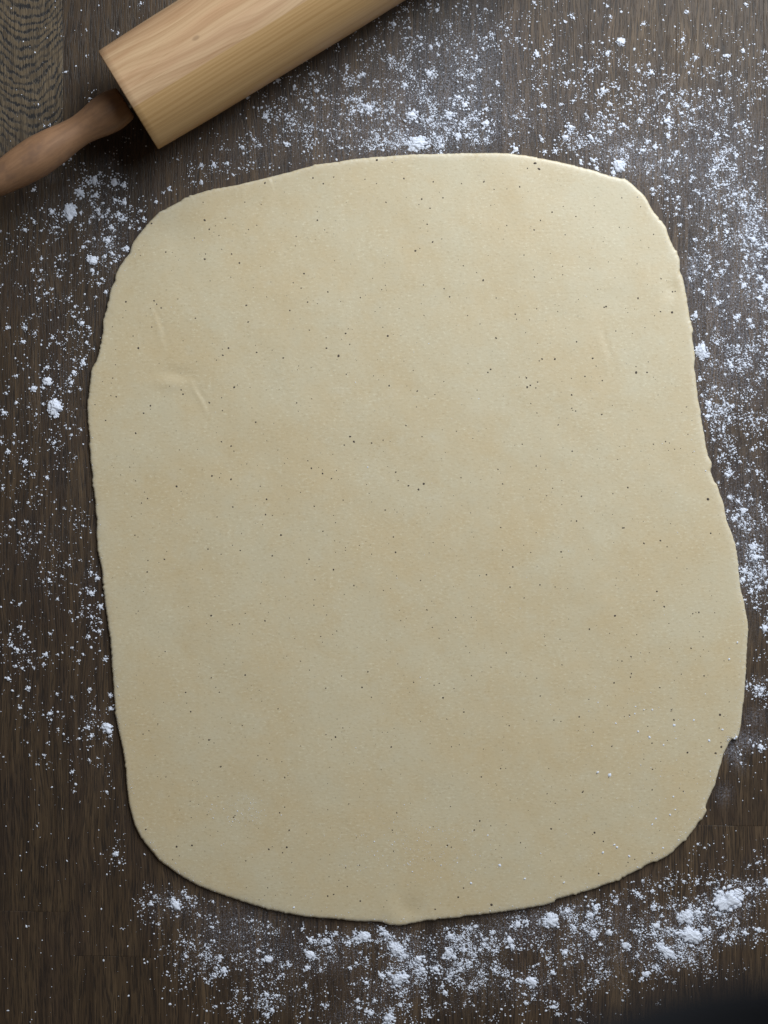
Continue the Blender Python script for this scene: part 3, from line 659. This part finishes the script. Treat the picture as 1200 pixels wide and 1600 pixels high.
# ------------------------------------------------------------------ flour lumps traced in the photograph: (tile x, tile y, zoom), then x, y, radius in tile pixels
TILES = [
((600,0,4),"275,22,10 330,65,18 60,150,22 228,235,14 292,290,16 340,285,14 340,343,12 42,367,14 283,463,26 130,533,24 460,610,26 170,725,45 505,660,26 400,718,32 635,775,36 310,838,18 285,745,14 435,655,14 495,770,18 460,850,28 515,850,20 360,915,18 355,955,14 600,440,14 705,520,16 665,597,12 640,685,16 785,840,14 950,340,24 1000,663,22 1105,652,14 1130,860,28 1165,800,33 985,875,20 820,935,28 1070,945,20 1005,950,16 575,365,14 520,323,14 880,305,12 850,515,10 1140,525,10 1180,440,10 830,240,12 1130,135,14 1170,95,14 1185,115,12 515,40,10 580,38,10 450,40,10 940,20,12 1075,15,8"),
((900,0,4),"197,333,20 422,152,18 212,105,12 195,40,10 696,75,14 1060,28,16 665,250,16 822,290,12 1042,320,18 938,350,20 747,363,18 1175,322,12 705,452,14 695,403,12 470,455,22 455,405,12 393,443,12 95,443,16 542,430,10 165,567,28 578,665,20 658,707,16 600,590,14 660,590,14 545,577,14 570,757,32 580,795,18 400,755,22 295,780,20 322,800,14 213,828,20 228,780,12 92,860,28 445,885,20 415,943,22 492,920,24 288,935,14 575,850,22 105,1005,24 128,1050,18 230,1085,22 28,1010,20 580,1008,22 530,1005,12 628,952,16 690,990,12 1000,975,22 1157,930,20 1155,990,12 875,840,18 935,845,14 995,785,16 1045,768,14 825,800,12 770,585,14 895,568,10 895,637,14 838,622,12 955,622,10 690,662,18 735,690,14 860,1065,20 730,1110,20 600,1135,16 640,1135,14 570,1110,12 745,1190,14 480,1185,14 1120,1145,14 985,1065,12 670,770,10 960,457,12 1017,500,10 935,522,10 1190,487,10 210,650,16 75,735,14 340,645,14 295,672,10 60,712,10 37,612,10 30,290,12 108,265,12"),
((0,230,4),"590,210,34 715,220,34 775,240,24 500,285,36 597,303,20 720,330,18 775,350,26 610,395,24 645,350,14 738,420,24 765,455,24 580,435,12 505,410,14 675,395,14 625,160,14 320,405,22 155,515,18 210,470,16 255,522,10 350,535,12 500,487,14 560,470,12 695,505,24 670,585,28 550,590,14 520,625,16 590,570,12 790,635,26 700,663,20 575,770,20 655,685,16 720,712,16 745,680,10 258,695,14 373,680,12 205,770,16 253,770,12 243,835,12 240,950,16 290,915,14 325,890,12 432,942,12 612,850,14 640,825,12 660,905,18 600,935,12 468,1000,14 455,1030,10 462,1060,16 510,1100,20 555,1130,16 152,1130,14 50,1130,14 220,1160,10 390,1157,10 325,1190,12 210,268,18 15,860,8 5,525,8 30,725,8 1055,267,14 1022,287,14 975,342,18 900,450,16 880,400,14 870,512,14 1110,77,10 460,675,8 445,800,8"),
((900,300,4),"635,35,16 625,100,10 710,90,14 570,45,12 480,15,14 930,55,14 1040,88,14 985,15,10 648,208,16 925,152,16 940,252,20 880,258,12 1105,298,22 740,300,18 815,300,14 745,360,12 800,228,10 880,75,10 1135,395,24 1185,335,24 1060,410,18 1150,540,26 1060,465,14 1120,470,14 1050,585,26 1030,530,16 1185,590,22 1145,665,26 1190,470,14 905,497,18 875,520,14 815,490,12 710,415,10 940,455,12 710,540,14 795,628,18 770,610,12 885,695,24 745,772,28 1000,790,24 1020,770,14 1085,805,20 1100,835,16 1185,815,12 860,660,12 830,735,10 880,950,14 970,1090,30 1010,965,16 1020,910,10 1110,960,12 1190,1010,14 775,1170,18 850,1080,12 910,1095,10 1058,1085,16 1015,1050,12 1140,903,10 870,850,10 1165,1130,10"),
((0,500,4),"208,430,26 25,580,26 288,297,18 325,110,14 310,150,10 155,50,14 50,50,12 220,80,10 145,135,20 520,270,26 460,330,22 460,250,14 445,395,20 430,370,12 430,448,14 500,430,12 415,120,10 585,180,10 540,140,16 370,148,10 400,180,8 335,772,18 505,687,12 445,720,12 413,675,10 90,720,14 10,770,12 85,770,12 45,825,20 155,890,20 345,830,8 130,855,8 58,950,10 15,1055,14 145,1010,10 195,965,8 295,985,16 228,1045,8 175,1140,12 100,1140,10 400,1178,10 340,1140,8 175,635,8 100,515,16 40,460,12 55,420,10 92,350,10 175,285,8 265,525,14 270,425,18 227,590,12 375,430,10 178,545,10 465,865,8"),
((900,600,4),"828,125,26 840,155,14 820,205,24 975,143,20 958,228,20 922,268,14 1100,175,12 1130,220,12 1095,222,10 1112,258,10 1070,315,12 1042,90,10 1065,110,8 1095,40,12 865,20,14 785,70,14 820,45,8 875,58,8 908,55,8 1102,410,16 1155,375,12 962,418,8 1130,548,18 1080,545,12 1160,568,10 945,570,20 960,545,14 1025,485,12 1070,635,16 1155,600,10 890,620,10 860,350,12 1045,795,28 1100,720,12 1160,772,10 960,710,20 1015,735,18 945,795,12 990,845,20 1020,890,10 1135,905,10 1110,1025,34 1130,1085,36 1165,815,10 1185,850,10 1050,1165,30 1090,1185,12 1175,1160,12 1010,1000,12 975,960,10"),
((0,800,4),"80,45,14 62,95,14 40,145,10 165,65,14 120,130,14 125,575,14 305,425,18 270,435,10 383,403,12 358,543,14 570,378,16 605,415,24 568,508,22 625,590,24 438,622,10 510,640,10 452,672,8 572,655,14 570,690,10 628,688,12 128,720,16 148,768,14 55,800,10 70,835,18 110,862,22 150,875,12 313,763,12 215,870,10 285,893,20 270,948,14 178,932,12 195,945,10 98,963,16 138,978,16 213,978,10 490,930,16 360,890,10 555,780,18 620,748,18 455,848,10 660,920,18 52,1042,20 175,1100,20 560,1108,16 448,1160,10 355,1135,12 112,1152,8 690,1150,18 600,980,6 250,125,8 520,88,14 565,130,8 440,290,8"),
((900,900,4),"1045,25,24 1095,100,20 1145,75,24 1130,195,8 1190,40,20 1060,150,10 1100,160,8 1180,330,24 1195,265,10 1070,690,12 1090,680,12 1125,700,16 1160,715,18 1150,740,16 1150,1075,28 1030,1168,10 1180,820,8"),
((0,1080,4),"122,105,16 158,162,10 310,140,20 270,148,10 318,180,10 395,160,8 365,247,9 295,322,8 280,402,11 185,402,7 228,457,8 295,457,7 20,412,9 692,110,20 552,225,20 570,282,18 690,280,14 660,320,12 495,297,12 560,433,12 452,505,16 668,630,14 462,628,10 172,322,8 425,300,8 565,345,8 607,415,8 232,845,6"),
((0,1300,4),"943,450,20 1080,425,18 1105,530,12 1170,410,16 1140,375,14 965,407,10 990,580,12 955,567,8 1160,780,16 1095,830,12 1160,970,10 768,607,6"),
((300,1300,4),"707,742,14 200,870,30 175,785,24 980,695,22 850,685,28 740,680,24 895,640,18 600,825,20 720,850,24 372,555,14 1025,820,16 802,865,16 1090,945,24 1050,755,12 500,1115,22 465,1015,20 530,1025,16 335,1040,14 470,1145,20 235,1100,9 1030,1055,20 1040,1100,18 1110,1130,30 1140,1055,18 410,1190,8 145,905,14 60,770,16 130,435,12 45,520,12 160,565,12 1180,610,26 690,605,14 1185,900,26 710,960,16 985,850,16 415,745,16 440,800,16"),
((600,1300,4),"15,640,30 120,770,24 215,800,34 240,865,30 325,860,32 30,890,20 410,650,30 400,760,36 435,780,24 680,630,26 620,705,16 530,820,20 480,860,20 785,680,30 800,720,22 830,580,30 890,560,24 690,865,22 395,605,14 500,740,22 600,740,16 985,740,18 1130,760,26 850,930,24 770,965,12 1055,880,24 1130,830,12 965,825,10 890,1070,16 635,920,12 580,950,8 385,1072,12 500,1083,8 100,1085,18 30,1165,40 380,1005,24 360,965,16 1060,1095,22 1090,1140,16 700,750,16 570,590,18 1140,500,24 1190,600,20 285,1098,8 530,970,12 875,1015,14"),
((900,1300,4),"1010,380,35 1080,360,28 760,500,38 715,465,20 805,615,30 515,705,28 500,585,28 485,640,22 535,520,14 250,437,18 390,390,22 480,370,18 485,470,26 120,480,38 90,520,26 105,635,32 50,590,20 205,630,26 310,710,32 150,705,16 370,620,16 1195,315,32 1055,630,20 1140,612,28 1010,560,14 915,660,26 980,655,18 960,690,14 890,570,18 860,520,14 435,890,28 495,850,16 410,920,18 610,940,12 355,870,12 130,935,14 40,780,10 15,705,12 1052,850,5 670,310,14 755,310,18 1085,210,10 1135,195,14 1180,180,10 820,325,14 415,305,12 330,470,14 595,325,14 385,775,16 55,985,14 325,990,10 20,1175,16 515,1070,8"),
((300,0,3),"800,350,14 725,313,10 578,385,10 480,405,12 345,550,18 585,425,12 515,470,10 565,510,12 755,520,14 630,460,6 825,510,26 235,690,14 318,682,10 290,655,10 45,775,12 100,770,14 165,765,12 45,853,10 440,675,16 400,660,8 400,378,14 260,460,10 475,585,10"),
((0,0,3),"660,17,10 310,337,9 403,263,6 403,137,5 555,155,7 530,145,5 463,25,5 420,462,10 430,435,5 440,425,4 208,590,6 235,585,6"),
]
LUMPS = []
for (ox, oy, zf), s in TILES:
    for item in s.split():
        x, y, r = map(float, item.split(","))
        LUMPS.append((ox + x / zf, oy + y / zf, r / zf))

# heaps big enough to point at: x, y, half-length, half-width, angle of the long side, height factor, label
HEAPS = [
 (1136,1407,24,17,-35,0.40,"largest white flour heap on the table, right of the dough's lower right curve"),
 (1076,1463,18,13,15,0.40,"broad flour heap just below and left of the largest heap at lower right"),
 (1071,1434,13,11,0,0.40,"lumpy flour heap between the largest heap and the broad one below it"),
 (1040,1487,16,8,40,0.40,"long slanting flour heap, lowest of the group at lower right"),
 (860,1439,14,11,30,0.34,"crumbly ring shaped flour heap under the notch in the dough's lower edge"),
 (625,1529,13,11,0,0.48,"round isolated flour heap farthest below the dough's bottom tip"),
 (619,1484,13,10,40,0.40,"flour heap just below the pointed bottom tip of the dough"),
 (566,1464,13,9,-20,0.36,"flat flour heap left of the dough's bottom tip, close under the edge"),
 (485,1493,8,7,30,0.55,"compact flour lump under the dough's bottom edge, with a small crumb on its left"),
 (420,1499,7,6,0,0.50,"small rounded flour lump left of the compact lump below the dough"),
 (276,1414,9,8,40,0.45,"flour lump by the dough's lower left curve with a smaller one beside it"),
 (181,1334,6,4,-20,0.50,"lone small flour crumb on bare wood left of the dough's lower left corner"),
 (167,1137,9,8,30,0.45,"flour lump touching distance from the dough's left edge near the bottom"),
 (86,637,12,14,20,0.48,"largest flour heap left of the dough, half way down its left edge"),
 (74,596,8,7,0,0.45,"flour lump just above the largest heap left of the dough"),
 (109,332,10,13,10,0.42,"tall grey white flour heap below the rolling pin handle"),
 (145,407,9,8,20,0.48,"bright flour lump close to the dough's upper left corner"),
 (652,225,18,11,-8,0.42,"wide flour heap lying right against the dough's top edge"),
 (966,259,11,10,20,0.48,"bright flour heap beside the dough's upper right corner"),
 (1097,549,10,14,-20,0.42,"tall flour heap right of the small nick in the dough's right edge"),
 (970,65,7,7,0,0.50,"double flour crumb alone on the wood near the top right"),
 (830,1535,10,8,25,0.42,"flour heap near the bottom edge with a long sliver on its left"),
 (1178,1433,9,9,0,0.001,""),
]
HEAPS = [h for h in HEAPS if h[6]]

def icosphere(sub):
    t = (1 + 5**0.5) / 2
    v = [(-1,t,0),(1,t,0),(-1,-t,0),(1,-t,0),(0,-1,t),(0,1,t),(0,-1,-t),(0,1,-t),(t,0,-1),(t,0,1),(-t,0,-1),(-t,0,1)]
    v = [tuple(np.array(q) / np.linalg.norm(q)) for q in v]
    f = [(0,11,5),(0,5,1),(0,1,7),(0,7,10),(0,10,11),(1,5,9),(5,11,4),(11,10,2),(10,7,6),(7,1,8),(3,9,4),(3,4,2),(3,2,6),(3,6,8),(3,8,9),(4,9,5),(2,4,11),(6,2,10),(8,6,7),(9,8,1)]
    for _ in range(sub):
        mid = {}; nf = []
        def m(a, b):
            key = (min(a, b), max(a, b))
            if key not in mid:
                q = np.array(v[a]) + np.array(v[b]); v.append(tuple(q / np.linalg.norm(q))); mid[key] = len(v) - 1
            return mid[key]
        for a, b, c in f:
            ab, bc, ca = m(a, b), m(b, c), m(c, a)
            nf += [(a, ab, ca), (b, bc, ab), (c, ca, bc), (ab, bc, ca)]
        f = nf
    return np.array(v), np.array(f)
ICO = [icosphere(k) for k in range(5)]

def lump_verts(x, y, a, b, ang, hf, sub, rough=0.30, z0=0.0):
    """a crumbly mound of flour: photo pixel centre, half sizes in px"""
    v, f = ICO[sub]
    ox, oy, oz = rng.uniform(0, 200, 3)
    fr = 1.6
    nse = 0.35 * (N3.fbm(v[:, 0] * 9 + oy, v[:, 1] * 9 + v[:, 2] * 5 + oz, 2) - 0.5) + N1.fbm(v[:, 0] * fr + ox + v[:, 2] * 0.7, v[:, 1] * fr + oy, 2) - 0.5 + 0.8 * (N2.fbm(v[:, 0] * 3.9 + oz, v[:, 1] * 3.9 + v[:, 2] * 2.1 + ox, 3) - 0.5)
    rr = 1.0 + rough * 2.0 * nse
    q = v * rr[:, None]
    ca, sa = math.cos(math.radians(ang)), math.sin(math.radians(ang))
    lx, ly = q[:, 0] * a, q[:, 1] * b
    X = (x + lx * ca - ly * sa - 600) * S; Y = (800 - (y + lx * sa + ly * ca)) * S
    Z = z0 + np.maximum(q[:, 2], -0.05) * min(a, b) * hf * S
    return np.stack([X, Y, Z], -1), f

class Soup:
    def __init__(self): self.V = []; self.F = []; self.n = 0
    def add(self, v, f):
        self.V.append(v); self.F.append(f + self.n); self.n += len(v)
    def build(self, name, mat, **k):
        return mesh_np(name, np.vstack(self.V), np.vstack(self.F), mat, **k)

for (x, y, a, b, ang, hf, label) in HEAPS:
    s = Soup()
    big = max(a, b)
    # a main mound and lobes that have crumbled off it
    sub = 4 if big > 11 else 3
    s.add(*lump_verts(x, y, a * 0.84, b * 0.84, ang, hf * 0.8, sub, 0.44))
    for k in range(int(8 + big * 1.6)):
        t = rng.uniform(0, 6.28); rad = rng.uniform(0.6, 1.15)
        lx, ly = a * rad * math.cos(t), b * rad * math.sin(t)
        ca, sa = math.cos(math.radians(ang)), math.sin(math.radians(ang))
        r = rng.uniform(0.07, 0.24) * min(a, b) * (1.45 - 0.6 * rad)
        s.add(*lump_verts(x + lx * ca - ly * sa, y + lx * sa + ly * ca, r * rng.uniform(0.9, 1.6), r, rng.uniform(0, 180), 0.75, 2, 0.4))
    X, Y = W(x, y)
    tag(s.build("flour_heap", FLOUR, loc=(X, Y, 0.0)), label, "flour", "heaps of flour")

crumbs = Soup()
for (x, y, r) in LUMPS:
    if edge_dist(x, y) < 1.5: continue
    dim = 1.0
    r = r * (0.78 if x < 270 else 0.86)
    sub = 1 if r < 3.2 else (2 if r < 7 else 3)
    e = rng.uniform(0.7, 1.0); ang = rng.uniform(0, 180)
    crumbs.add(*lump_verts(x, y, r * 0.74, r * 0.74 * e, ang, 0.42, sub, 0.60))
    for k in range(int(3 + r * 1.8)):
        t = rng.uniform(0, 6.28); rad = abs(rng.normal(0.85, 0.40)) * r
        q = rng.uniform(0.16, 0.44) * r ** 0.8
        crumbs.add(*lump_verts(x + rad * math.cos(t), y + rad * math.sin(t), q * rng.uniform(0.9, 1.7), q, rng.uniform(0, 180), 0.7, 1 if q > 0.7 else 0, 0.4))
tag(crumbs.build("flour_crumbs", FLOUR), "small crumbs of white flour scattered over the table round the dough", "flour", None, "stuff")

# fine grains thrown by the patches, clotted by noise
dustv = []; dustf = []
cand = 1000000
cx = rng.uniform(-40, 1240, cand); cy = rng.uniform(-40, 1640, cand)
den = density(cx, cy, PATCH) * np.where((cx < 260) & (cy < 1380), 0.48, 1.0)
clot = np.clip((N1.fbm(cx / 13, cy / 13, 4) - 0.40) * 4.2, 0.06, 1.6) * np.clip((N2.fbm(cx / 45, cy / 45, 3) - 0.28) * 3.0, 0.15, 1.3)
ed = edge_dist(cx, cy)
clear = np.clip((ed - 2 - 13 * N3.fbm(cx / 40, cy / 40, 2)) / 6, 0.04, 1)      # the dough dragged the flour off next to its edge
keep = (rng.random(cand) < np.clip(den * clot * 1.0 * clear + 0.0025, 0, 1)) & (ed > 0.8)
cx, cy, den = cx[keep], cy[keep], den[keep]
r = np.clip(rng.lognormal(math.log(0.70), 0.52, len(cx)), 0.24, 2.6)
# near traced lumps add a halo of grains
hx = []; hy = []
for (x, y, rr) in LUMPS + [(h[0], h[1], max(h[2], h[3])) for h in HEAPS]:
    m = int((3 + rr * 1.9) * (0.6 if x < 270 and y < 1380 else 1.0))
    t = rng.uniform(0, 6.28, m); q = np.abs(rng.normal(0, 1.0, m)) * (rr * 1.3 + 3)
    hx.append(x + q * np.cos(t)); hy.append(y + q * np.sin(t))
hx = np.concatenate(hx); hy = np.concatenate(hy); ok = edge_dist(hx, hy) > 1.0
cx = np.r_[cx, hx[ok]]; cy = np.r_[cy, hy[ok]]; r = np.r_[r, np.clip(rng.lognormal(math.log(0.66), 0.45, ok.sum()), 0.3, 2.2)]
M = len(cx)
print("grains", M)
def grains(cx, cy, r, z):
    m = 5
    M = len(cx)
    a = rng.uniform(0, 6.28, M)[:, None] + np.arange(m)[None] * (2 * math.pi / m)
    st = rng.uniform(0.55, 1.0, M)[:, None]; rot = rng.uniform(0, 3.14, M)[:, None]
    jr = rng.uniform(0.7, 1.2, (M, m)) * r[:, None]
    lx = jr * np.cos(a); ly = jr * np.sin(a) * st
    X = (cx[:, None] + lx * np.cos(rot) - ly * np.sin(rot) - 600) * S
    Y = (800 - cy[:, None] - lx * np.sin(rot) - ly * np.cos(rot)) * S
    Z = np.broadcast_to(z[:, None] if np.ndim(z) else np.full((M, 1), z), X.shape) + 0.00001
    base = np.stack([X, Y, Z], -1)
    tip = np.stack([X.mean(1), Y.mean(1), (z if np.ndim(z) else np.full(M, z)) + r * S * rng.uniform(0.6, 1.1, M)], -1)[:, None]
    V = np.concatenate([base, tip], 1).reshape(-1, 3)
    b = np.arange(M)[:, None] * (m + 1)
    F = np.stack([np.stack([b[:, 0] + (j + 1) % m, b[:, 0] + j, b[:, 0] + m], -1) for j in range(m)], 1).reshape(-1, 3)
    return V, F
V, F = grains(cx, cy, r, 0.0)
tag(mesh_np("flour_dust", V, F, FLOUR), "fine white flour dust sprinkled over the dark wood", "flour", None, "stuff")

# flour on the dough itself, mostly at its lower right
DG = [(1152,1004,2.2),(1139,1030,2.2),(1053,1133,2.8),(993,1104,1.6),(992,1115,1.6),(1006,1109,1.6),(962,1130,1.8),(997,1143,1.9),(1015,1152,2.6),(1108,1157,2.7),
      (1129,1140,2.4),(1037,1164,1.6),(1084,1125,1.8),(1019,1109,1.6),(953,1211,3.2),(934,1207,2.6),(1052,1245,2.0),(1055,1265,1.8),(1047,1273,2.2),(960,1320,2.6),(964,1324,2.2),
      (983,1338,2.6),(942,1332,2.2),(781,1352,2.6),(820,1373,2.4),(881,1379,2.2),(736,1380,2.2),(459,1418,2.4),(762,1305,1.6),(689,1352,1.4),(1025,1279,1.8),(1019,1288,1.8),(1036,1325,1.8),(1150,1152,2.6),(1148,1154,2.0)]
gx_, gy_, gr_ = map(np.array, zip(*DG))
ex = np.r_[rng.normal(1020, 70, 130), rng.normal(760, 120, 120), rng.normal(660, 40, 90), rng.uniform(200, 1120, 160)]
ey = np.r_[rng.normal(1210, 80, 130), rng.normal(1350, 40, 120), rng.normal(1325, 25, 90), rng.uniform(280, 1420, 160)]
rk = rng.integers(0, len(OUT), 900); rt = rng.random(900)
rx = OUTA[rk, 0] * (1 - rt) + OUTA[(rk + 1) % len(OUT), 0] * rt; ry = OUTA[rk, 1] * (1 - rt) + OUTA[(rk + 1) % len(OUT), 1] * rt
sel = rng.random(900) < np.clip((ry - 500) / 900, 0.08, 1)
q_ = np.abs(rng.normal(0, 7, 900)) + 1.5; dl = np.hypot(640 - rx, 845 - ry)
rx = rx + (640 - rx) / dl * q_; ry = ry + (845 - ry) / dl * q_
ex = np.r_[ex, rx[sel], rng.normal(378, 22, 110), rng.normal(640, 60, 160)]; ey = np.r_[ey, ry[sel], rng.normal(1268, 12, 110), rng.normal(1320, 25, 160)]
ok = edge_dist(ex, ey) < -1.0
gx_ = np.r_[gx_, ex[ok]]; gy_ = np.r_[gy_, ey[ok]]; gr_ = np.r_[gr_, np.clip(rng.lognormal(math.log(0.48), 0.4, ok.sum()), 0.22, 1.3)]
hz = dough_h(gx_, gy_)
V, F = grains(gx_, gy_, gr_, hz)
V[:, :2] *= ((CAM_H - V[:, 2]) / CAM_H)[:, None]
tag(mesh_np("flour_sprinkle", V, F, FLOUR), "tiny white flour grains lying on the dough, thickest at its lower right", "flour", None, "stuff")

# ------------------------------------------------------------------ unidentified dark object, its strap shape invented, across the picture's lower right corner, close to the lens
def mat_dark_object():
    g = NG("matte_black")
    n = g.noise(g.pos(), 1500.0, 2.0)
    return g.out(Base_Color=g.mix(n, (0.003, 0.003, 0.004), (0.006, 0.006, 0.008)), Roughness=0.9, Specular_IOR_Level=0.2)
ns = 60
t = np.linspace(-1, 1, ns)
sx = 0.040 + 0.110 * t
sz = 0.795 + 0.42 * np.abs(t) ** 2.2
se = -0.0520 + 0.10 * (sx - 0.043) - 1.2 * (sx - 0.043) ** 2         # its inner edge
V = []
for k in range(ns):
    for (dy, dz) in ((0.0, 0.0), (-0.0015, 0.0011), (-0.030, 0.0011), (-0.0315, 0.0), (-0.030, -0.0011), (-0.0015, -0.0011)):
        V.append((sx[k], se[k] + dy, sz[k] + dz))
I = np.arange(ns * 6).reshape(ns, 6); J = np.roll(I, -1, axis=1)
q = np.stack([I[:-1], I[1:], J[1:], J[:-1]], -1).reshape(-1, 4)
ends = np.array([(I[0][0], I[0][1], I[0][2], I[0][3]), (I[0][3], I[0][4], I[0][5], I[0][0]), (I[-1][3], I[-1][2], I[-1][1], I[-1][0]), (I[-1][0], I[-1][5], I[-1][4], I[-1][3])])
tag(mesh_np("dark_object", V, [q, ends], mat_dark_object(), loc=(float(sx[ns // 2]), float(se[ns // 2]), 0.725)),
    "blurred black unidentified object close to the lens across the lower right corner", "dark object")
